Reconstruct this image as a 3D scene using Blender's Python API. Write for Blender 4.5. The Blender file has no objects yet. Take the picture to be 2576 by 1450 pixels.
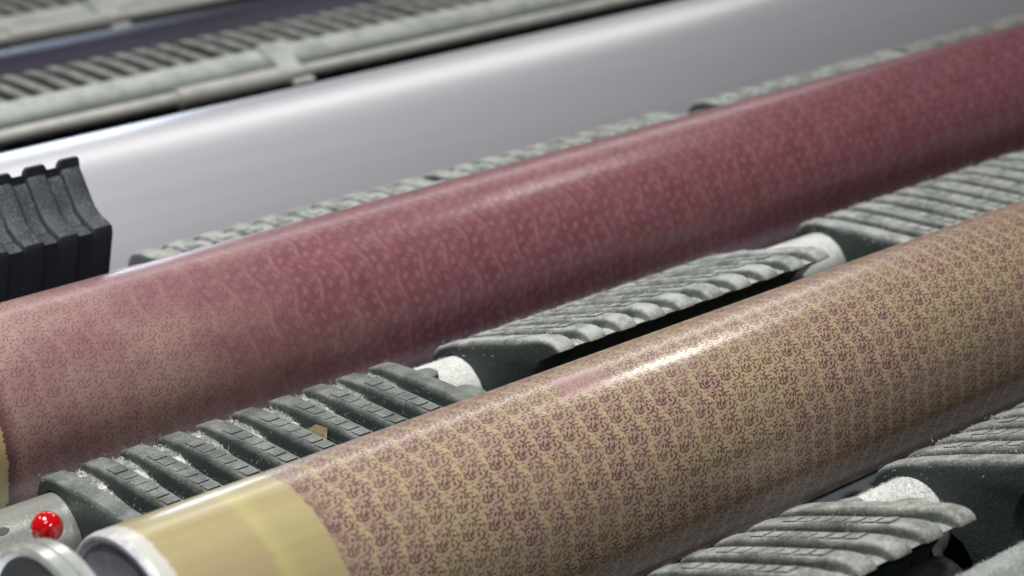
import bpy, bmesh, math, random
from mathutils import Matrix, Vector
random.seed(7)
sc = bpy.context.scene
col = sc.collection
S = 0.1            # one modelling unit (= roll radius) is 0.1 m
ZO = 13.5          # the floor lies 13.5 units under the camera
def W(x, y, z): return Vector((x*S, y*S, (z+ZO)*S))

# ---------------------------------------------------------------- camera
cd = bpy.data.cameras.new('camera'); cam = bpy.data.objects.new('camera', cd); col.objects.link(cam)
M = ((0.7687595, 0.2472487, 0.5898109), (-0.6395380, 0.2972064, 0.7089848), (0.0, 0.9222453, -0.3866052))
R3 = Matrix(((M[0][0], M[0][1], -M[0][2]), (M[1][0], M[1][1], -M[1][2]), (M[2][0], M[2][1], -M[2][2])))
cam.matrix_world = Matrix.Translation(W(0, 0, 0)) @ R3.to_4x4()
cd.sensor_width = 36; cd.lens = 5000/2576*36
cd.clip_start = 0.05; cd.clip_end = 200
cd.dof.use_dof = True; cd.dof.focus_distance = 1.76; cd.dof.aperture_fstop = 4.6
sc.camera = cam

# ---------------------------------------------------------------- world and lamps
w = bpy.data.worlds.new('World'); sc.world = w; w.use_nodes = True
bg = w.node_tree.nodes['Background']; bg.inputs[0].default_value = (0.62, 0.68, 0.75, 1); bg.inputs[1].default_value = 0.045
def lamp(name, pos, power, size, colr=(1, .96, .9), size_y=None, target=(12, 14, -8), spread=180):
    ld = bpy.data.lights.new(name, 'AREA'); ld.energy = power; ld.color = colr
    ld.shape = 'RECTANGLE' if size_y else 'DISK'; ld.size = size*S
    if size_y: ld.size_y = size_y*S
    ld.spread = math.radians(spread)
    o = bpy.data.objects.new(name, ld); col.objects.link(o)
    o.location = W(*pos)
    d = W(*target)-W(*pos); o.rotation_euler = d.to_track_quat('-Z', 'Y').to_euler()
    return o
lamp('hall_or_fill_lamp', (4, 17, 19), 90, 5, (1, .98, .95))
lamp('hall_or_fill_lamp', (-1, 30, 13), 7, 1.6, (1, .97, .92))
lamp('hall_or_fill_lamp', (24, 20, 5.5), .28, 2.2, (1, .95, .88), size_y=.35, target=(12, 12.0, -8), spread=42)
lamp('hall_or_fill_lamp', (0, 4, 15), 20, 2.0, (1, .97, .92), target=(8, 13, -8))
lamp('hall_or_fill_lamp', (9, -6, 7), 9, 1.2, (1, .97, .93), target=(10, 12, -8))  # added front fill, brightens the cloth under the near roll
lamp('tube_lamp_row', (34, 45, 9), 26, 36, (1, .96, .90), size_y=.35, target=(34, 21, -8))
lamp('window_light', (40, 90, -5), 46, 14, (.72, .84, 1), size_y=1.5)
sc.view_settings.view_transform = 'Standard'; sc.view_settings.look = 'None'
sc.view_settings.exposure = 0; sc.view_settings.gamma = 1; sc.view_settings.use_curve_mapping = False
sc.cycles.max_bounces = 6; sc.cycles.caustics_reflective = False; sc.cycles.caustics_refractive = False
sc.cycles.use_denoising = True

# ---------------------------------------------------------------- helpers
class NT:
    """short-hand for building node trees"""
    def __init__(s, name):
        s.m = bpy.data.materials.new(name); s.m.use_nodes = True; s.t = s.m.node_tree
        s.b = s.t.nodes['Principled BSDF']
    def n(s, typ, **kw):
        nd = s.t.nodes.new(typ)
        for k, v in kw.items(): setattr(nd, k, v)
        return nd
    def put(s, sock, v):
        if v is None: return
        if isinstance(v, bpy.types.NodeSocket): s.t.links.new(v, sock)
        elif isinstance(v, (tuple, list)):
            sock.default_value = (tuple(v)+(1,))[:4] if sock.type == 'RGBA' else tuple(v)[:3]
        else: sock.default_value = v
    def math(s, op, a, b=None, c=None, clamp=False):
        nd = s.n('ShaderNodeMath', operation=op, use_clamp=clamp)
        for i, v in enumerate((a, b, c)): s.put(nd.inputs[i], v)
        return nd.outputs[0]
    def vm(s, op, a, b=None, c=None, out=0):
        nd = s.n('ShaderNodeVectorMath', operation=op)
        for i, v in enumerate((a, b, c)): s.put(nd.inputs[i], v)
        return nd.outputs[out]
    def mix(s, f, a, b, blend='MIX'):
        nd = s.n('ShaderNodeMix', data_type='RGBA', blend_type=blend)
        s.put(nd.inputs[0], f); s.put(nd.inputs[6], a); s.put(nd.inputs[7], b)
        return nd.outputs[2]
    def ramp(s, v, lo, hi, a=0., b=1., smooth=True):
        nd = s.n('ShaderNodeMapRange', interpolation_type='SMOOTHSTEP' if smooth else 'LINEAR')
        s.put(nd.inputs[0], v); s.put(nd.inputs[1], lo); s.put(nd.inputs[2], hi); s.put(nd.inputs[3], a); s.put(nd.inputs[4], b)
        return nd.outputs[0]
    def noise(s, vec, scale, detail=3., rough=.5, out=0):
        nd = s.n('ShaderNodeTexNoise'); s.put(nd.inputs['Vector'], vec)
        nd.inputs['Scale'].default_value = scale; nd.inputs['Detail'].default_value = detail; nd.inputs['Roughness'].default_value = rough
        return nd.outputs[out]
    def xyz(s, v):
        nd = s.n('ShaderNodeSeparateXYZ'); s.put(nd.inputs[0], v); return nd.outputs
    def comb(s, x, y, z=0.):
        nd = s.n('ShaderNodeCombineXYZ')
        for i, v in enumerate((x, y, z)): s.put(nd.inputs[i], v)
        return nd.outputs[0]
    def bump(s, h, strength, dist):
        nd = s.n('ShaderNodeBump'); nd.inputs['Strength'].default_value = strength; nd.inputs['Distance'].default_value = dist
        s.put(nd.inputs['Height'], h); s.t.links.new(nd.outputs[0], s.b.inputs['Normal']); return nd
    def set(s, **kw):
        for k, v in kw.items(): s.put(s.b.inputs[k.replace('_', ' ')], v)
        return s.m

def tag(o, label=None, cat=None, group=None, kind=None):
    if label: o['label'] = label
    if cat: o['category'] = cat
    if group: o['group'] = group
    if kind: o['kind'] = kind
    return o
def empty(name, loc):
    o = bpy.data.objects.new(name, None); col.objects.link(o); o.location = loc; o.empty_display_size = .02; return o
def mesh_obj(name, verts, faces, mats, parent=None, smooth=None, origin=None, fm=None, uvs=None):
    """verts in world units (before scale); origin = world Vector of the parent"""
    me = bpy.data.meshes.new(name)
    org = origin if origin is not None else Vector((0, 0, 0))
    me.from_pydata([W(*v)-org for v in verts], [], faces); me.update()
    for m in (mats if isinstance(mats, (list, tuple)) else [mats]): me.materials.append(m)
    if fm: me.polygons.foreach_set('material_index', fm)
    if uvs:
        ul = me.uv_layers.new(name='UVMap')
        for i, u in enumerate(uvs): ul.data[i].uv = u
    if smooth is not None:
        me.polygons.foreach_set('use_smooth', [True]*len(me.polygons))
        if smooth < 179: me.set_sharp_from_angle(angle=math.radians(smooth))
    o = bpy.data.objects.new(name, me); col.objects.link(o)
    if parent: o.parent = parent
    elif origin is not None: o.location = org
    return o

def tube(name, c, r, x0, x1, mat, parent=None, origin=None, seg=64, rings=1, caps=True, prof=None, wob=0.):
    """cylinder along x.  c = (y, z) or function of x; prof = list of (x, r) overrides"""
    st = prof or [(x0+(x1-x0)*i/rings, r) for i in range(rings+1)]
    vs, fs, uv = [], [], []
    for x, rr in st:
        for k in range(seg):
            a = 2*math.pi*k/seg
            q = rr*(1+wob*random.uniform(-1, 1))
            vs.append((x, c[0]+q*math.cos(a), c[1]+q*math.sin(a)))
    acc = [0.]
    for i in range(1, len(st)): acc.append(acc[-1]+math.hypot(st[i][0]-st[i-1][0], st[i][1]-st[i-1][1]))
    for i in range(len(st)-1):
        for k in range(seg):
            k2 = (k+1) % seg
            fs.append((i*seg+k, i*seg+k2, (i+1)*seg+k2, (i+1)*seg+k))
            u0, u1 = st[0][0]+acc[i], st[0][0]+acc[i+1]; v0, v1 = 2*math.pi*k/seg, 2*math.pi*(k+1)/seg
            uv += [(u0, v0), (u0, v1), (u1, v1), (u1, v0)]
    if caps:
        fs.append(tuple(range(seg-1, -1, -1))); uv += [(0, 0)]*seg
        b = (len(st)-1)*seg; fs.append(tuple(range(b, b+seg))); uv += [(0, 0)]*seg
    return mesh_obj(name, vs, fs, mat, parent, 35, origin, uvs=uv)

# ---------------------------------------------------------------- materials
def roll_material(name, kind):
    N = NT(name)
    uv = N.n('ShaderNodeUVMap', uv_map='UVMap').outputs[0]
    X, V, _ = N.xyz(uv)
    TU, TV = (.262, 2*math.pi/28) if kind == 'tan' else (.31, 2*math.pi/23)
    p = N.comb(N.math('SUBTRACT', N.math('DIVIDE', X, TU), N.math('MULTIPLY', N.math('SINE', N.math('MULTIPLY', V, 2*math.pi/TV*.5)), .10)), N.math('DIVIDE', V, -TV))
    pf = N.vm('FRACTION', p)
    # printed sprigs: distance to a set of short strokes inside each repeat
    segs = []
    def line(pts, w_):
        for a, b in zip(pts[:-1], pts[1:]): segs.append((a, b, w_))
    k = 1. if kind == 'tan' else .8
    line([(.03, .36), (.14, .26), (.30, .22), (.45, .29)], .014*k)
    line([(.27, .22), (.25, .44), (.36, .60)], .015*k); line([(.25, .44), (.14, .58)], .013*k)
    line([(.56, .97), (.68, .80), (.67, .62)], .015*k); line([(.68, .80), (.90, .77)], .012*k); line([(.62, .88), (.80, .97)], .012*k)
    line([(.57, .10), (.74, .17), (.95, .34)], .014*k); line([(.72, .16), (.82, .03)], .012*k); line([(.84, .24), (.83, .42)], .012*k)
    line([(.06, .95), (.16, .80), (.34, .86)], .013*k); line([(.16, .80), (.12, .70)], .012*k)
    for a, b in (((.12, .38), (.13, .46)), ((.37, .35), (.39, .44)), ((.46, .40), (.49, .48)), ((.42, .72), (.46, .78)), ((.57, .68), (.58, .76)),
                 ((.80, .62), (.86, .58)), ((.64, .27), (.66, .35)), ((.92, .12), (.95, .19)), ((.70, .46), (.73, .52)), ((.26, .95), (.31, .98)), ((.95, .56), (.96, .63))):
        segs.append((a, b, .026*k))
    for a in ((.03, .10), (.16, .10), (.03, .55), (.50, .12), (.52, .56), (.58, .46), (.96, .45), (.96, .90), (.42, .06), (.25, .70), (.40, .95)):
        segs.append((a, None, .018*k))
    d = None
    for a, b, w_ in segs:
        pa = N.vm('SUBTRACT', pf, (a[0], a[1], 0))
        if b is None: L = N.vm('LENGTH', pa, out=1)
        else:
            ba = (b[0]-a[0], b[1]-a[1]); q = ba[0]**2+ba[1]**2
            h = N.math('MAXIMUM', N.math('MINIMUM', N.vm('DOT_PRODUCT', pa, (ba[0]/q, ba[1]/q, 0), out=1), 1.), 0.)
            L = N.vm('LENGTH', N.vm('MULTIPLY_ADD', h, (-ba[0], -ba[1], 0), pa), out=1)
        L = N.math('SUBTRACT', L, w_)
        d = L if d is None else N.math('MINIMUM', d, L)
    sprig = N.ramp(d, -.004, .038 if kind == 'tan' else .022, 1., 0.)
    # wavering pale streaks, one per repeat, running round the roll, where the dye did not take
    big = N.noise(N.comb(N.math('MULTIPLY', X, .5), N.math('MULTIPLY', V, .9)), 1.3, 3.)
    fine = N.noise(N.comb(N.math('MULTIPLY', X, 3.), N.math('MULTIPLY', V, 1.1)), 2.0, 3.)
    wav = N.math('MULTIPLY', N.math('SINE', N.math('MULTIPLY', V, 2*math.pi/TV*.5)), -.10)
    ph = N.math('ADD', N.math('DIVIDE', X, TU), N.math('ADD', wav, N.math('MULTIPLY', fine, .30 if kind == 'tan' else .16)))
    ph = N.math('ADD', ph, .36 if kind == 'tan' else .5)
    tri = N.math('ABSOLUTE', N.math('SUBTRACT', N.math('FRACT', ph), .5))
    streak = N.ramp(tri, .0, .20 if kind == 'tan' else .13, 1., 0.)
    dash = N.ramp(N.math('SINE', N.math('ADD', N.math('MULTIPLY', V, 2*math.pi/TV*.5), N.math('MULTIPLY', N.math('FLOOR', ph), 1.3))), -1.5, .9)
    threads = N.noise(N.comb(N.math('MULTIPLY', X, 60.), N.math('MULTIPLY', V, 1.4)), 1., 2.)
    blot = N.noise(N.comb(N.math('MULTIPLY', X, 1.5), N.math('MULTIPLY', V, 1.0)), 2.2, 4.)
    if kind == 'tan':
        yel, pink, ink = (.39, .34, .185), (.31, .215, .16), (.095, .045, .045)
        streak = N.math('MULTIPLY', streak, N.ramp(big, .3, .6, .55, 1.))
        base = N.mix(N.ramp(big, .30, .56), (.33, .26, .16), pink)
        base = N.mix(N.ramp(blot, .50, .70, 0., .6), base, (.29, .165, .16))
        c = N.mix(N.math('MULTIPLY', streak, .72), base, yel)
        c = N.mix(N.math('MULTIPLY', threads, .25), c, (.52, .45, .32))
        c = N.mix(N.math('MULTIPLY', sprig, N.math('MULTIPLY', N.ramp(blot, .3, .6, .75, 1.), N.math('SUBTRACT', 1., N.math('MULTIPLY', streak, .28)))), c, ink)
        # one worn mauve patch on top of the roll
        px = N.math('SUBTRACT', N.math('DIVIDE', N.math('SUBTRACT', X, 10.35), .34), N.math('MULTIPLY', N.math('SUBTRACT', fine, .5), 1.4)); pv = N.math('DIVIDE', N.math('SUBTRACT', V, 1.62), .20)
        pd = N.math('ADD', N.math('MAXIMUM', N.math('ABSOLUTE', px), N.math('ABSOLUTE', pv)), N.math('MULTIPLY', N.math('SUBTRACT', threads, .5), .9))
        c = N.mix(N.ramp(pd, .5, 1.15, .62, 0.), c, (.30, .16, .175))
        # edge of the printed area and the plain lacquered end
        SX = 7.32
        jag = N.noise(N.comb(X, N.math('MULTIPLY', V, 10.)), 1.7, 3.)
        xe = N.math('ADD', X, N.math('MULTIPLY', N.math('SUBTRACT', jag, .5), .035))
        lump = N.ramp(N.noise(N.comb(N.math('MULTIPLY', X, 5.), N.math('MULTIPLY', V, 9.)), 1.1, 2.), .45, .62)
        edge = N.math('MULTIPLY', N.ramp(xe, SX, SX+.17, 1., 0.), N.math('ADD', N.math('MULTIPLY', lump, .6), .25))
        c = N.mix(edge, c, (.16, .085, .10))
        reflst = N.noise(N.comb(N.math('MULTIPLY', X, .3), N.math('MULTIPLY', V, 7.)), 1.1, 4.)  # lengthwise streaks of soft reflection, painted into the plain colour
        plain = N.mix(N.ramp(reflst, .3, .7), (.32, .27, .135), (.36, .315, .16))
        plain = N.mix(N.ramp(N.noise(N.comb(N.math('MULTIPLY', X, .3), N.math('MULTIPLY', V, 2.5)), 1.7, 2.), .50, .70, 0., .2), plain, (.38, .29, .15))  # warmer streak, likewise a reflection put into the colour
        be = N.math('ADD', X, N.math('MULTIPLY', N.math('SUBTRACT', blot, .5), .16))
        brn = N.math('MULTIPLY', N.ramp(be, 6.76, 6.84, 1., 0.), N.ramp(V, 1.75, 2.2, .25, 1.))
        plain = N.mix(N.math('MULTIPLY', brn, .75), plain, (.34, .26, .155))
        plain = N.mix(N.math('MULTIPLY', N.math('MULTIPLY', N.ramp(be, 6.76, 6.86, 0., 1.), N.ramp(be, 6.86, 7.02, 1., 0.)), .25), plain, (.52, .48, .18))
        c = N.mix(N.ramp(xe, SX-.012, SX+.012), plain, c)
        endm = N.ramp(N.math('ADD', X, N.math('MULTIPLY', jag, .05)), 6.07, 6.12)
        c = N.mix(endm, (.52, .52, .48), c)
        rough, spec = .34, .4
    else:
        t = N.ramp(N.math('ADD', X, N.math('MULTIPLY', N.math('SUBTRACT', big, .5), 4.)), 6.8, 11.)
        left = N.mix(N.ramp(big, .35, .65), (.295, .19, .165), (.23, .125, .13))
        left = N.mix(N.ramp(blot, .5, .75, 0., .6), left, (.20, .075, .10))
        left = N.mix(N.math('MULTIPLY', streak, .22), left, (.40, .27, .22))
        right = N.mix(N.ramp(blot, .35, .7), (.165, .047, .075), (.128, .030, .050))
        spk = N.noise(N.comb(N.math('MULTIPLY', X, 9.), N.math('MULTIPLY', V, 7.)), 1.6, 2.)
        blob = None
        for cx_, cy_, ra_ in ((.28, .26, .17), (.74, .16, .13), (.22, .74, .14), (.70, .64, .18), (.48, .46, .10)):
            q_ = N.ramp(N.vm('LENGTH', N.vm('MULTIPLY', N.vm('SUBTRACT', pf, (cx_, cy_, 0)), (1., .72, 0)), out=1), ra_*.35, ra_, 1., 0.)
            blob = q_ if blob is None else N.math('MAXIMUM', blob, q_)
        right = N.mix(N.math('MULTIPLY', blob, N.ramp(spk, .3, .6, .35, .9)), right, (.235, .10, .115))
        right = N.mix(N.math('MULTIPLY', N.math('MULTIPLY', streak, dash), .55), right, (.28, .14, .15))
        c = N.mix(t, left, right)
        c = N.mix(N.math('MULTIPLY', threads, .12), c, (.55, .42, .36))
        c = N.mix(N.math('MULTIPLY', sprig, N.ramp(t, 0., 1., .55, .35)), c, (.085, .028, .038))
        SX = 6.62
        jag = N.noise(N.comb(X, N.math('MULTIPLY', V, 14.)), 2.2, 3.)
        xe = N.math('ADD', X, N.math('MULTIPLY', N.math('SUBTRACT', jag, .5), .09))
        c = N.mix(N.ramp(xe, SX, SX+.16, .8, 0.), c, (.085, .02, .035))
        c = N.mix(N.ramp(xe, SX-.01, SX+.01), (.42, .36, .17), c)
        rough, spec = .38, .45
    wv = N.n('ShaderNodeTexNoise'); wv.inputs['Scale'].default_value = 1.
    N.put(wv.inputs['Vector'], N.comb(N.math('MULTIPLY', X, 34.), N.math('MULTIPLY', V, 22.)))
    N.bump(wv.outputs[0], .08, .002)
    return N.set(Base_Color=c, Roughness=N.ramp(threads, .3, .7, rough-.05, rough+.08), Specular_IOR_Level=spec, Coat_Weight=.40 if kind == 'tan' else .25, Coat_Roughness=.20 if kind == 'tan' else .26)

def steel_drum():
    N = NT('matt_nickel_screen'); uv = N.n('ShaderNodeUVMap', uv_map='UVMap').outputs[0]; X, V, _ = N.xyz(uv)
    a = N.noise(N.comb(N.math('MULTIPLY', X, .12), N.math('MULTIPLY', V, 5.)), 2., 3.)
    b = N.noise(N.comb(N.math('MULTIPLY', X, 26.), N.math('MULTIPLY', V, 2.)), 2., 2.)
    c = N.mix(a, (.58, .58, .64), (.68, .69, .74)); c = N.mix(N.math('MULTIPLY', b, .35), c, (.44, .43, .47))
    N.bump(b, .05, .002)
    return N.set(Base_Color=c, Metallic=.50, Roughness=.36)
def cover_mat(name, dust, dark=(.014, .022, .021), light=(.31, .37, .355), speck=.42):
    N = NT(name); g = N.n('ShaderNodeNewGeometry'); tc = N.n('ShaderNodeTexCoord').outputs['Object']
    nz = N.xyz(g.outputs['Normal'])[2]
    n1 = N.noise(tc, 45., 4., .6); n2 = N.noise(tc, 420., 3., .7); n3 = N.noise(tc, 12., 3.)
    up = N.ramp(nz, .05, .85)
    n4 = N.noise(tc, 1100., 2., .6)
    k = N.math('MULTIPLY', N.math('MULTIPLY', up, N.math('MULTIPLY', N.ramp(n1, .3, .68, .4, 1.2), N.ramp(n4, .32, .66, .6, 1.25))), dust)
    k = N.math('ADD', k, N.math('MULTIPLY', N.ramp(n2, .48, .68), N.math('MULTIPLY', speck, N.math('ADD', N.math('MULTIPLY', up, .9), .16))), clamp=True)
    c = N.mix(k, N.mix(n3, dark, tuple(v*1.8 for v in dark)), N.mix(n3, light, (.42, .41, .38)))
    N.bump(N.math('ADD', n1, N.math('MULTIPLY', n2, .6)), .75, .0018)
    return N.set(Base_Color=c, Roughness=N.ramp(k, 0., .6, .48, .9), Specular_IOR_Level=.35)
def pipe_mat(name, base=(.50, .52, .49), lint=.6, metal=.25, rough=.33, bare=None):
    N = NT(name); g = N.n('ShaderNodeNewGeometry'); tc = N.n('ShaderNodeTexCoord').outputs['Object']
    x, y, z = N.xyz(tc)
    nz = N.xyz(g.outputs['Normal'])[2]
    n1 = N.noise(tc, 28., 4., .6); n2 = N.noise(tc, 330., 3., .7); st = N.noise(N.comb(N.math('MULTIPLY', x, 4.), N.math('MULTIPLY', y, 60.), N.math('MULTIPLY', z, 60.)), 1.6, 3.)
    c = N.mix(N.ramp(st, .35, .7, 0., .6), base, tuple(v*.55 for v in base))
    c = N.mix(N.ramp(n1, .55, .72, 0., .35), c, (.36, .37, .28))
    k = N.math('MULTIPLY', N.math('MULTIPLY', N.ramp(nz, .1, .8), N.ramp(n1, .3, .6, .5, 1.)), N.math('MULTIPLY', N.ramp(n2, .3, .6, .5, 1.), lint))
    if bare is not None: k = N.math('MULTIPLY', k, N.ramp(x, .50, .60, bare, 1.))
    c = N.mix(k, c, (.74, .76, .74))
    N.bump(N.math('ADD', n2, N.math('MULTIPLY', n1, .6)), .35, .0012)
    return N.set(Base_Color=c, Metallic=N.math('SUBTRACT', metal, N.math('MULTIPLY', k, metal)), Roughness=N.ramp(k, 0., .6, rough, .85))
def flat_mat(name, c, rough=.6, metal=0., noise=.2, scale=40., emit=None, **kw):
    N = NT(name); tc = N.n('ShaderNodeTexCoord').outputs['Object']; n1 = N.noise(tc, scale, 4., .6)
    cc = N.mix(N.ramp(n1, .3, .7), tuple(v*(1-noise) for v in c), tuple(min(1, v*(1+noise)) for v in c))
    return N.set(Base_Color=cc, Roughness=rough, Metallic=metal, **kw)

m_tan = roll_material('tan_printed_screen', 'tan'); m_mauve = roll_material('mauve_printed_screen', 'mauve')
m_drum = steel_drum()
m_cov_dark = cover_mat('dark_ribbed_plastic', .42, speck=.24); m_cov_mid = cover_mat('dusty_ribbed_plastic', .95, light=(.40, .47, .455)); m_cov_black = cover_mat('black_ribbed_plastic', .10, dark=(.014, .021, .032), light=(.17, .20, .22), speck=.30)
m_cov_row0 = cover_mat('grey_dusty_ribbed_plastic', .72, light=(.33, .36, .335)); m_cov_back = cover_mat('back_ribbed_plastic', .75, light=(.30, .34, .32))
m_pipe = pipe_mat('galvanised_tube', lint=.85); m_pipe_clean = pipe_mat('worn_galvanised_tube', (.42, .44, .41), .95, .5, .28, .09)
m_pipe_back = pipe_mat('pale_frame_tube', (.27, .31, .30), .6, .15, .4)
m_pipe_front = pipe_mat('dusty_front_tube', (.22, .26, .25), .22, .4, .28)
m_bar = pipe_mat('pale_rod', (.38, .37, .34), .6, .1, .45)
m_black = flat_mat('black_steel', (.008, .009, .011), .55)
m_lint = flat_mat('lint', (.62, .63, .62), .95, noise=.15, scale=150.)
m_fibre = flat_mat('lint_fibres', (.50, .52, .50), .95, noise=.25, scale=150.)
m_fibre_dark = flat_mat('dark_lint_fibres', (.20, .21, .19), .95, noise=.25, scale=150.)
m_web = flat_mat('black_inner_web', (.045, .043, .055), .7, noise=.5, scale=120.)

# ---------------------------------------------------------------- setting
def sheet(name, x0, x1, y0, y1, z, mat, **kw):
    o = mesh_obj(name, [(x0, y0, z), (x1, y0, z), (x1, y1, z), (x0, y1, z)], [(0, 1, 2, 3)], mat); tag(o, **kw); return o
sheet('floor', -150, 400, -80, 500, -13.5, flat_mat('dark_floor', (.020, .022, .028), .6, noise=.4, scale=2.), kind='structure')

# printing cloth under the near rolls
N = NT('pale_blue_cloth'); tc = N.n('ShaderNodeTexCoord').outputs['Object']
nn = N.noise(tc, 900., 2.); N.bump(nn, .3, .0008)
m_cloth = N.set(Base_Color=N.mix(N.noise(tc, 6., 3.), (.74, .77, .90), (.80, .83, .92)), Roughness=.85)
vs = []; fs = []
for i in range(25):
    y = 10.2+i*.29
    for z in (-9.36, -9.40): vs += [(-6, y, z), (46, y, z)]
for i in range(24):
    a = i*4; fs += [(a, a+1, a+5, a+4), (a+2, a+6, a+7, a+3)]
fs += [(0, 2, 3, 1), (96, 97, 99, 98)]
for i in range(24):
    a = i*4; fs += [(a, a+4, a+6, a+2), (a+1, a+3, a+7, a+5)]
tag(mesh_obj('printing_cloth', vs, fs, m_cloth), 'pale blue-white cloth lying flat below the tan patterned roll', 'cloth')

# ---------------------------------------------------------------- rolls
RZ = -8.32
def roll(name, yc, zc, r, x0, x1, mat, label, group=None, endcap=None, seg=192):
    org = W(x0, yc, zc); root = empty(name, org); tag(root, label, 'roll', group)
    st = [(x0, r)]; n = 60
    st = [(x0+(x1-x0)*i/n, r) for i in range(n+1)]
    tube('screen_sleeve', (yc, zc), r, x0, x1, mat, root, org, seg=seg, prof=st, caps=False)
    return root, org
G = 'printing rolls lying side by side'
t, org = roll('printing_roll', 11.53, RZ, 1.0, 5.96, 44, m_tan, 'nearest roll, yellowish tan with small dark sprigs and a plain yellow end', G)
m_rim = flat_mat('whitish_end_lacquer', (.52, .52, .56), .4, noise=.4, scale=30.)
m_disc = flat_mat('grey_end_disc', (.50, .52, .62), .5, noise=.35, scale=14.)
tube('end_ring', (11.53, RZ), 1, 0, 0, m_rim, t, org, seg=128, caps=False, prof=[(5.96, 1.0), (5.925, .992), (5.90, .975), (5.895, .95), (5.90, .925), (5.93, .90), (6.2, .90)])
tube('end_disc', (11.53, RZ), 1, 0, 0, m_disc, t, org, seg=96, prof=[(5.925, .90), (5.94, .55), (6.0, .5), (6.1, .5)])
t, org = roll('printing_roll', 16.0, RZ, 1.0, 5.1, 44, m_mauve, 'mauve-pink roll with small leafy sprigs and pale wavy streaks', G)
tube('end_disc', (16.0, RZ), 1, 0, 0, m_disc, t, org, seg=64, prof=[(5.1, 1.0), (5.08, .9), (5.12, .5), (5.3, .45)])
t, org = roll('printing_drum', 21.9, -10.5, 2.4, 2.0, 56, m_drum, 'large plain silver-grey metal drum behind the mauve roll', 'large plain drums at the back')
tube('end_disc', (21.9, -10.5), 1, 0, 0, m_disc, t, org, seg=64, prof=[(2.0, 2.4), (1.98, 2.2), (2.05, 1.0), (2.2, .9)])
m_navy = flat_mat('navy_drum', (.014, .012, .036), .5, noise=.3, scale=4., Specular_IOR_Level=.25)
t, org = roll('printing_drum', 30.4, -11.75, 2.4, 4, 70, m_navy, 'large dark navy drum beyond the pale grey one', 'large plain drums at the back')
tube('end_disc', (30.4, -11.75), 1, 0, 0, m_disc, t, org, seg=64, prof=[(4.0, 2.4), (3.98, 2.2), (4.05, 1.0), (4.2, .9)])
tag(tube('shadow_line', (11.15, -9.275), .042, -2, 44, m_black, seg=12), 'thin black line added as the gap shadow under the tan roll', 'shadow_line')  # thin dark tube drawn in for the gap shadow below the roll

# ---------------------------------------------------------------- ribbed covers
# profile of a rib in (p, w): p runs from the far edge to the near edge, w is up; the tube centre is (0, 0)
PR = [(-.43, -.12, .02, 0), (-.435, .10, .04, 0), (-.425, .26, .05, -.04), (-.39, .36, .09, -.10), (-.32, .44, .07, -.125), (-.22, .485, .02, -.10), (-.08, .505, 0, -.085), (.08, .515, 0, -.095), (.20, .518, 0, -.13),
      (.28, .52, 0, -.16), (.6, .525, 0, -.21), (.95, .52, 0, -.22), (1.22, .515, 0, -.17), (1.40, .515, -.02, -.11), (1.55, .505, -.03, -.10), (1.64, .485, -.05, -.09), (1.70, .45, -.07, -.07), (1.735, .405, -.07, -.04), (1.74, .37, -.07, 0),
      (1.64, .345, -.06, .0), (1.45, .30, -.05, .0), (1.28, .20, -.05, .0), (1.17, .07, -.05, 0), (1.11, -.10, -.06, 0), (1.085, -.25, -.07, .0), (1.08, -.50, -.08, .0), (1.10, -.66, -.06, 0),
      (1.09, -.74, -.05, 0), (1.02, -.78, -.05, .03), (.60, -.78, .05, .03), (.56, -.45, .04, 0), (.50, -.22, 0, 0)]
PR += [(.405*math.cos(math.radians(a)), .405*math.sin(math.radians(a)), 0, 0) for a in (-18, 0, 22, 45, 68, 90, 112, 135, 158, 180, 196)]
PR_UP = [(p+(.27 if p > .9 and q < .32 else 0), q+(.36 if p > .5 and q < -.3 else .08 if p > .9 and q < 0 else 0), dp, dq) for p, q, dp, dq in PR]
PR_UP = [(1.60, .275, -.06, 0) if abs(a-1.72) < .001 and b < .31 else (1.525, .19, -.05, 0) if abs(a-1.55) < .001 and b < .3 else (a, b, c_, d_) for a, b, c_, d_ in PR_UP]
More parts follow.
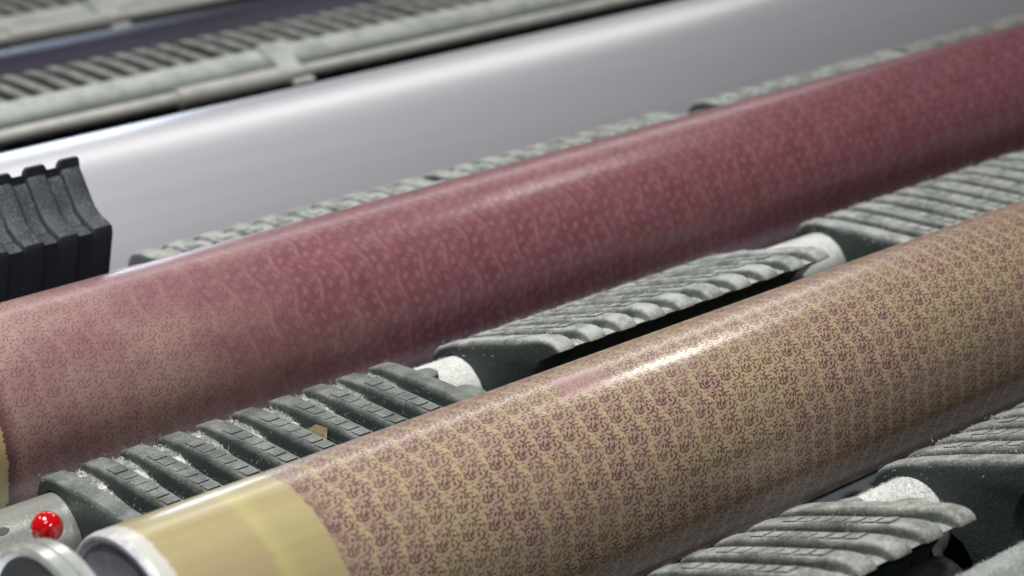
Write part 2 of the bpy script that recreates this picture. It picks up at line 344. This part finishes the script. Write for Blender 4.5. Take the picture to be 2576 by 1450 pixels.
def cover_geo(c, a, x0, pitch, n, prof=PR, pads=True, wc=1.0):
    prof = [(p, q, dp*wc, dq*wc) for p, q, dp, dq in prof]
    """sections of alternating rib and gap; c = tube centre, a = tilt in degrees (near edge up)"""
    ca, sa = math.cos(math.radians(a)), math.sin(math.radians(a))
    U, Wv = (-ca, sa), (sa, ca)
    def P(x, p, q): return (x, c[0]+U[0]*p+Wv[0]*q, c[1]+U[1]*p+Wv[1]*q)
    f = pitch/.393
    secs = []
    for k in range(n):
        b = x0+k*pitch
        j = random.uniform(-.012, .012)
        secs += [(b, .55, j), (b+.006*f, .30, j), (b+.018*f, .10, j), (b+.036*f, 0, j), (b+.190*f, 0, j), (b+.209*f, .10, j), (b+.222*f, .30, j), (b+.228*f, .55, j)]
        if k < n-1: secs += [(b+.240*f, .93, 0), (b+.26*f, 1.0, 0), (b+.36*f, 1.0, 0), (b+.380*f, .93, 0)]
    vs, fs = [], []
    m = len(prof)
    for x, tt, j in secs:
        for (p, q, dp, dq) in prof:
            jj = j if p > 1.5 else 0
            vs.append(P(x, p+dp*tt+jj, q+dq*tt))
    for i in range(len(secs)-1):
        for k in range(m):
            k2 = (k+1) % m
            fs.append((i*m+k, (i+1)*m+k, (i+1)*m+k2, i*m+k2))
    fs.append(tuple(range(m))); b = (len(secs)-1)*m; fs.append(tuple(range(b+m-1, b-1, -1)))
    if pads:
        for k in range(1, n-1):
            bx = x0+k*pitch
            for i in range(7):
                p0 = .13+i*.178; p1 = p0+.160; q = .524; h = .007
                xs = (bx+.042*f, bx+.165*f)
                o = len(vs)
                for (pp, qq) in ((p0, q-.02), (p1, q-.02), (p1-.002, q+h), (p0+.012, q+h*.3)):
                    vs.append(P(xs[0], pp, qq)); vs.append(P(xs[1], pp, qq))
                fs += [(o, o+2, o+3, o+1), (o+2, o+4, o+5, o+3), (o+4, o+6, o+7, o+5), (o+6, o, o+1, o+7), (o, o+6, o+4, o+2), (o+1, o+3, o+5, o+7)]
    return vs, fs, P
def fibre(vs, fs, base, nrm, length, wd=.0035, lift=.6):
    """one bent hair: two thin quads"""
    d = Vector((random.uniform(-1, 1), random.uniform(-1, 1), random.uniform(-1, 1))); n = Vector(nrm)
    d = (d-n*d.dot(n)).normalized()
    b = Vector(base); s = d.cross(n).normalized()*wd
    p1 = b+n*length*lift*.5+d*length*.45; p2 = b+n*length*lift*random.uniform(.1, .7)+d*length*.95+s*random.uniform(-6, 6)
    o = len(vs)
    for q in (b-s, b+s, p1-s, p1+s, p2): vs.append(tuple(q))
    fs += [(o, o+1, o+3, o+2), (o+2, o+3, o+4)]
def lump(vs, fs, base, rx, ry, rz, P=None, n=(10, 5)):
    """uneven lint mound: squashed dome with ragged surface, axes in world units"""
    o = len(vs)
    for i in range(n[1]+1):
        ph = math.pi/2*i/n[1]
        for k in range(n[0]):
            a = 2*math.pi*k/n[0]; q = random.uniform(.75, 1.2)
            vs.append((base[0]+rx*math.cos(a)*math.cos(ph)*q, base[1]+ry*math.sin(a)*math.cos(ph)*q, base[2]-rz*.3+rz*1.3*math.sin(ph)*q))
    for i in range(n[1]):
        for k in range(n[0]):
            k2 = (k+1) % n[0]; fs.append((o+i*n[0]+k, o+i*n[0]+k2, o+(i+1)*n[0]+k2, o+(i+1)*n[0]+k))
def cover(c, a, x0, pitch, n, mat, label, fib=900, fmat=None, gaplint='far', group='ribbed covers clipped along the tubes', pads=True, seed=1, web=True, wc=1., prof=PR):
    random.seed(seed)
    org = W(x0, c[0], c[1]); root = empty('ribbed_cover', org); tag(root, label, 'rail cover', group)
    vs, fs, P = cover_geo(c, a, x0, pitch, n, pads=pads, wc=wc, prof=prof)
    mesh_obj('cover_shell', vs, fs, mat, root, 40, org)
    f = pitch/.393
    if web:   # rounded inner web under the near wing, set back from the end
        L = (n-1)*pitch+.25*f; vs, fs = [], []
        pts = [(1.0, -1.1), (1.0, -.2)]+[(1.32+.30*math.cos(math.radians(t_)), -.26+.34*math.sin(math.radians(t_))) for t_ in range(160, -1, -20)]+[(1.62, -1.1)]
        for xx in (x0+.10, x0+L-.10):
            for p_, q_ in pts: vs.append(P(xx, p_-.03, q_))
        m = len(pts)
        for k in range(m): fs.append((k, m+k, m+(k+1) % m, (k+1) % m))
        fs.append(tuple(range(m))); fs.append(tuple(range(2*m-1, m-1, -1)))
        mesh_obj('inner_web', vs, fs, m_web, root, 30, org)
    ca, sa = math.cos(math.radians(a)), math.sin(math.radians(a)); nr = (0, sa, ca)
    if web:
        def prism(name, poly, w1, w0, ch=.03):
            vs, fs = [], []; m = len(poly); cx = sum(q[0] for q in poly)/m; cp = sum(q[1] for q in poly)/m
            for ww, k_ in ((w0, 1.), (w1-ch, 1.), (w1-ch*.3, .93), (w1, .80)):
                for x_, p_ in poly: vs.append(P(cx+(x_-cx)*k_, cp+(p_-cp)*k_, ww))
            for l in range(3):
                for i in range(m): fs.append((l*m+i, l*m+(i+1) % m, (l+1)*m+(i+1) % m, (l+1)*m+i))
            fs.append(tuple(range(3*m, 4*m))); fs.append(tuple(range(m-1, -1, -1)))
            mesh_obj(name, vs, fs, mat, root, 45, org)
        xe = x0+(n-1)*pitch+.225*f
        prism('end_lug', [(xe-.05, .22), (xe+.08, .24), (xe+.12, .30), (xe+.12, .40), (xe+.07, .47), (xe-.05, .49)], .515, -.05)
        prism('end_lug', [(xe-.05, .80), (xe+.10, .82), (xe+.14, .90), (xe+.14, 1.12), (xe+.08, 1.2), (xe-.05, 1.22)], .50, -.60)
    vs, fs = [], []
    for _ in range(fib):
        k = random.randrange(n); x = x0+k*pitch+random.uniform(.0, .25)*f
        p = random.uniform(-.3, 1.55); q = .522 if p < 1.5 else .505
        if p < -.12: q = .47
        fibre(vs, fs, P(x, p, q-.004), nr, random.uniform(.018, .05), .0018)
    for _ in range(fib//2):   # on the flanks and along the silhouette
        k = random.randrange(n); x = x0+k*pitch+random.choice((.0, .25))*f
        p = random.uniform(-.3, 1.6)
        fibre(vs, fs, P(x, p, random.uniform(.36, .5)), (random.choice((-.6, .6)), sa*.8, ca*.8), random.uniform(.018, .05), .0018)
    if vs: tag(mesh_obj('lint_hairs', vs, fs, fmat or m_fibre, root, None, org), kind='stuff')
    vs, fs = [], []
    if gaplint:
        for k in range(n-1):
            gx = x0+k*pitch+.321*f
            if gaplint in ('far', 'both'):
                for _ in range(9):
                    p = random.uniform(-.16, .30)
                    lump(vs, fs, P(gx+random.uniform(-.03, .03), p, .395), random.uniform(.02, .045), random.uniform(.03, .06), .022)
                for _ in range(520):
                    p = random.uniform(-.25, .42); fibre(vs, fs, P(gx+random.uniform(-.07, .07), p, .40-max(0, p-.15)*.25), (random.uniform(-.5, .5), sa, ca), random.uniform(.025, .07), .0017, .9)
            if gaplint in ('near', 'both'):
                for _ in range(3): lump(vs, fs, P(gx+random.uniform(-.02, .02), random.uniform(1.25, 1.46), .395), .04, .07, .035)
                for _ in range(40): fibre(vs, fs, P(gx+random.uniform(-.06, .06), random.uniform(1.15, 1.5), .40), (random.uniform(-.5, .5), sa, ca), random.uniform(.02, .05), .0018)
    if vs: tag(mesh_obj('lint_tufts', vs, fs, m_lint, root, None, org), kind='stuff')
    return root
C0, C1, C2, C3, C4 = (9.68, -8.76), (14.15, -8.68), (18.3, -8.68), (27.95, -9.46), (35.3, -10.15)
cover(C1, 5, 6.67, .393, 10, m_cov_dark, 'dark grey ladder-marked ribbed cover nearest the red ball', 1100, m_fibre_dark, 'far', seed=3)
cover(C1, 21, 11.10, .393, 10, m_cov_mid, 'pale dusty ribbed cover tipped up, its near edge above a black gap', 1500, m_fibre, 'near', seed=4)
cover(C1, 6, 16.44, .41, 10, m_cov_mid, 'flat dusty pale ribbed cover on the tube above the right part of the tan roll', 2000, m_fibre, None, seed=5)
cover(C1, 20, 20.66, .41, 10, m_cov_mid, 'pale ribbed cover just showing at the right edge beside the mauve roll', 500, m_fibre, None, seed=6)
cover(C0, 23, 7.87, .393, 10, m_cov_row0, 'grey ribbed cover at the bottom edge with its rib tips over the front tube', 1200, m_fibre_dark, 'near', seed=7)
cover(C0, 23, 12.72, .393, 10, m_cov_row0, 'grey ribbed cover at the right edge with a dark open end over a lint-covered tube', 1500, m_fibre, None, seed=8)
cover((C2[0], C2[1]+.10), 73, 5.42, .392, 10, m_cov_black, 'black ribbed cover standing on edge with square teeth against the silver drum', 120, m_fibre_dark, None, seed=9, pads=False, web=False, prof=PR_UP)
for i, (xx, lab) in enumerate(((9.94, 'dusty ribbed cover behind the mauve roll, next to the upright black one'), (14.06, 'dusty ribbed cover behind the middle of the mauve roll'),
                               (18.75, 'dusty ribbed cover behind the right part of the mauve roll'), (22.87, 'greenish ribbed cover behind the mauve roll in the top right corner'))):
    cover(C2, 6, xx, .41, 10, m_cov_row0 if i == 3 else m_cov_mid, lab, 2200, m_fibre, 'far', seed=10+i, wc=.55)
LB = ['blurred ribbed cover at the left edge behind the silver drum', 'blurred ribbed cover left of the clamp behind the silver drum', 'blurred ribbed cover above the clamp behind the silver drum',
      'blurred ribbed cover right of the clamp behind the silver drum', 'blurred ribbed cover at the top edge above the middle of the silver drum', 'last blurred ribbed cover where the far rail leaves the top edge']
for i in range(6):
    cover(C3, 2.5, 8.2+i*4.0, .393, 10, m_cov_back, LB[i], 120, m_fibre, 'near', seed=20+i, pads=False, web=False, wc=1.35)
for i, lab in enumerate(('dark blurred ribbed cover in the top left corner', 'last blurred ribbed cover on the farthest rail, by its clamp')):
    cover(C4, 3, 10.4+i*3.98, .393, 10, m_cov_back, lab, 0, None, None, seed=30+i, pads=False, web=False)

# ---------------------------------------------------------------- tubes
def pipe_thing(name, c, r, x0, x1, mat, label, group='metal tubes carrying the ribbed covers', fuzz=None, cat='tube'):
    org = W(x0, c[0], c[1]); root = empty(name, org); tag(root, label, cat, group)
    tube('tube_wall', c, r, x0, x1, mat, root, org, seg=48, rings=40)
    if fuzz:
        vs, fs = [], []
        for a_, b_, cnt in fuzz:
            for _ in range(cnt):
                an = math.radians(random.gauss(95, 28)); x = random.uniform(a_, b_); n = (0, math.cos(an), math.sin(an))
                fibre(vs, fs, (x, c[0]+r*n[1]*.995, c[1]+r*n[2]*.995), n, random.uniform(.02, .055), .0018, .8)
        tag(mesh_obj('lint_hairs', vs, fs, m_lint, root, None, org), kind='stuff')
    return root, org
PIP = .385
pipe_thing('carrier_tube', C0, PIP, -2, 44, m_pipe, 'lint-covered tube under the grey covers at the lower right', fuzz=((11.6, 12.8, 1800),))
p1, o1 = pipe_thing('carrier_tube', C1, PIP, 1.5, 44, m_pipe_clean, 'bare grey tube end with a dark blot behind the red ball', fuzz=((10.5, 11.2, 260),))
p1['label'] = 'tube between the mauve and tan rolls, bare in the gaps between covers'
pipe_thing('carrier_tube', C2, PIP, 2, 44, m_pipe, 'tube mostly hidden between the mauve roll and the silver drum')
pipe_thing('carrier_tube', C3, PIP, 4, 60, m_pipe_back, 'blurred tube under the covers behind the silver drum')
pipe_thing('carrier_tube', C4, PIP+.05, 4, 70, m_pipe_back, 'farthest blurred tube, bare to the right of its last cover')
random.seed(41)
pipe_thing('front_tube', (7.55, -8.02), .36, -2, 44, m_pipe_front, 'lint-dusted front tube in the bottom right corner', 'thick tubes in front of the covers', fuzz=((8.5, 13, 1800),))
pipe_thing('front_tube', (26.25, -9.08), .30, 4, 60, m_pipe_back, 'pale thick tube under the rib tips behind the silver drum', 'thick tubes in front of the covers')
pipe_thing('front_tube', (33.5, -9.93), .34, 4, 70, m_pipe_back, 'pale thick tube in the top left behind the navy drum', 'thick tubes in front of the covers')
pipe_thing('thin_rod', (25.5, -9.02), .105, 4, 60, m_bar, 'thin pale rod along the top of the silver drum', 'thin rods along the drums', cat='rod')
pipe_thing('thin_rod', (32.8, -9.78), .12, 4, 70, m_bar, 'thin pale rod along the top of the navy drum', 'thin rods along the drums', cat='rod')
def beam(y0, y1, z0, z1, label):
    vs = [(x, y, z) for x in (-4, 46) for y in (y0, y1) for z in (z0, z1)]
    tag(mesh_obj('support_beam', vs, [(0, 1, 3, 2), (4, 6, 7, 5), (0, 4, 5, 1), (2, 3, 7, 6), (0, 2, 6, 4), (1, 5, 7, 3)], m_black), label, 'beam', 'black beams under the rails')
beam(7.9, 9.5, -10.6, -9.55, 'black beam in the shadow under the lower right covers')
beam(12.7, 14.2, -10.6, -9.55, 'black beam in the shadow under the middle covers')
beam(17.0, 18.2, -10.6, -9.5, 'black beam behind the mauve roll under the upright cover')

# clamps on the two back rails
def ring_pts(c, r, x0, x1): return [(x0, r-.02), (x0, r), (x1, r), (x1, r-.02)]
def clamp(x, ct, rt, cb, rb, label):
    org = W(x, *ct); root = empty('rail_clamp', org); tag(root, label, 'clamp', 'clamps joining tube and rod')
    for dx in (-.16, .22):
        tube('clamp_band', ct, rt+.06, 0, 0, m_pipe_back, root, org, seg=40, prof=[(x+dx, rt+.005), (x+dx, rt+.06), (x+dx+.13, rt+.06), (x+dx+.13, rt+.005)])
    vs = []
    for xx in (x-.10, x+.30):
        vs += [(xx, ct[0]-rt*.2, ct[1]+rt+.1), (xx, ct[0]-rt-.12, ct[1]+rt*.55), (xx, cb[0]-rb-.1, cb[1]-rb), (xx, cb[0]+rb+.2, cb[1]-rb-.1), (xx, ct[0]-.1, ct[1])]
    fs = [(0, 1, 2, 3, 4), (9, 8, 7, 6, 5)]+[(i, 5+i, 5+(i+1) % 5, (i+1) % 5) for i in range(5)]
    mesh_obj('clamp_cheek', vs, fs, m_pipe_back, root, None, org)
    tube('sleeve', cb, rb+.045, x-2.1, x-.1, m_bar, root, org, seg=32)
clamp(16.7, (26.25, -9.08), .30, (25.5, -9.02), .105, 'pale clamp with a sleeve on the rod above the silver drum')
clamp(17.5, (33.5, -9.93), .34, (32.8, -9.78), .12, 'pale blurred clamp on the farthest rail at the top left')

# ---------------------------------------------------------------- things at the lower left
m_red = flat_mat('red_plastic', (.50, .004, .006), .08, noise=.03, Specular_IOR_Level=.6, Coat_Weight=.6, Coat_Roughness=.05)
m_steel = flat_mat('polished_steel', (.62, .66, .64), .27, .6, noise=.25, scale=26.)
bc = (5.82, 12.6, -7.62); org = W(*bc)
kr = empty('ball_knob_lever', org); tag(kr, 'glossy red ball knob on a thin steel lever', 'lever')
vs, fs = [], []; nu, nv, rb = 48, 24, .1255
for i in range(nv+1):
    th = math.pi*i/nv
    for k in range(nu):
        ph = 2*math.pi*k/nu; vs.append((bc[0]+rb*math.sin(th)*math.cos(ph), bc[1]+rb*math.sin(th)*math.sin(ph), bc[2]+rb*math.cos(th)))
for i in range(nv):
    for k in range(nu): fs.append((i*nu+k, (i+1)*nu+k, (i+1)*nu+(k+1) % nu, i*nu+(k+1) % nu))
mesh_obj('ball', vs, fs, m_red, kr, 179, org)
def rod(name, a, b, r0, r1, mat, parent, org, seg=20):
    a, b = Vector(a), Vector(b); d = (b-a).normalized(); s = d.cross(Vector((0, 0, 1))).normalized(); t_ = d.cross(s)
    vs = []
    for q, rr in ((a, r0), (b, r1)):
        for k in range(seg):
            an = 2*math.pi*k/seg; vs.append(tuple(q+s*rr*math.cos(an)+t_*rr*math.sin(an)))
    fs = [(k, (k+1) % seg, seg+(k+1) % seg, seg+k) for k in range(seg)]+[tuple(range(seg-1, -1, -1)), tuple(range(seg, 2*seg))]
    return mesh_obj(name, vs, fs, mat, parent, 40, org)
rod('collar', (5.80, 12.56, -7.66), (5.66, 12.40, -7.735), .045, .03, m_black, kr, org)
rod('shank', (5.66, 12.40, -7.735), (4.7, 11.9, -7.98), .03, .034, m_steel, kr, org)
CR = (11.53, RZ)
org = W(5.35, *CR); fr = empty('bearing_flange', org); tag(fr, 'polished steel ring flange in the bottom left corner', 'flange')
tube('outer_ring', CR, 1.1, 0, 0, m_steel, fr, org, seg=128, caps=False, prof=[(5.30, 1.02), (5.27, 1.06), (5.28, 1.085), (5.30, 1.10), (5.385, 1.10), (5.39, 1.085), (5.40, 1.085), (5.405, 1.10), (5.49, 1.10), (5.51, 1.085), (5.51, .9)])
tube('inner_bore', CR, 1., 0, 0, flat_mat('dark_rubber_seal', (.035, .037, .035), .5), fr, org, seg=96, caps=True, prof=[(5.30, 1.02), (5.29, .98), (5.31, .86), (5.33, .84), (5.40, .83), (5.42, .3)])
# marks on the bare tube end
def blot(x, an, rx, ra, mat, name, seg=18):
    vs = [(x, C1[0]+(PIP+.006)*math.cos(an), C1[1]+(PIP+.006)*math.sin(an))]; fs = []
    for k in range(seg):
        t_ = 2*math.pi*k/seg; q = random.uniform(.82, 1.12); a2 = an+ra*math.sin(t_)*q
        vs.append((x+rx*math.cos(t_)*q, C1[0]+(PIP+.006)*math.cos(a2), C1[1]+(PIP+.006)*math.sin(a2)))
    fs = [(0, 1+k, 1+(k+1) % seg) for k in range(seg)]
    mesh_obj(name, vs, fs, mat, p1, 60, o1)
blot(6.03, math.radians(118), .085, .10, flat_mat('dark_paint', (.05, .058, .06), .5), 'dark_blot')
blot(5.86, math.radians(178), .05, .06, flat_mat('red_paint', (.35, .02, .05), .5), 'red_smear')
# small debris
def scrap(name, pts, mat, label, cat):
    z = .012; n = len(pts); vs = [tuple(p) for p in pts]+[(p[0], p[1], p[2]+z) for p in pts]
    fs = [tuple(range(n-1, -1, -1)), tuple(range(n, 2*n))]+[(i, (i+1) % n, n+(i+1) % n, n+i) for i in range(n)]
    return tag(mesh_obj(name, vs, fs, mat), label, cat)
scrap('paper_scrap', [(8.84, 13.62, -8.20), (8.99, 13.60, -8.15), (9.03, 13.47, -8.15), (8.94, 13.36, -8.19), (8.83, 13.50, -8.25)], flat_mat('brown_paper', (.13, .09, .04), .7, noise=.4, scale=90.), 'torn brown scrap stuck between two ribs of the dark cover', 'paper scrap')
# specks of dye and lint caught on the covers, a green paint dab on the back tube
def tuft(name, p, r_, mat, label, cat, n=60, ln=.06):
    random.seed(int(p[0]*10)); vs, fs = [], []
    for _ in range(n):
        q = (p[0]+random.gauss(0, r_), p[1]+random.gauss(0, r_), p[2]); fibre(vs, fs, q, (0, .2, .97), random.uniform(.3, 1)*ln, .0024, 1.)
    return tag(mesh_obj(name, vs, fs, mat, None, None, W(*p)), label, cat)
tuft('red_thread', (13.19, 9.62, -8.27), .02, flat_mat('red_thread_dye', (.30, .03, .03), .9), 'tiny tangle of red thread on the lower right cover', 'thread', 30, .05)
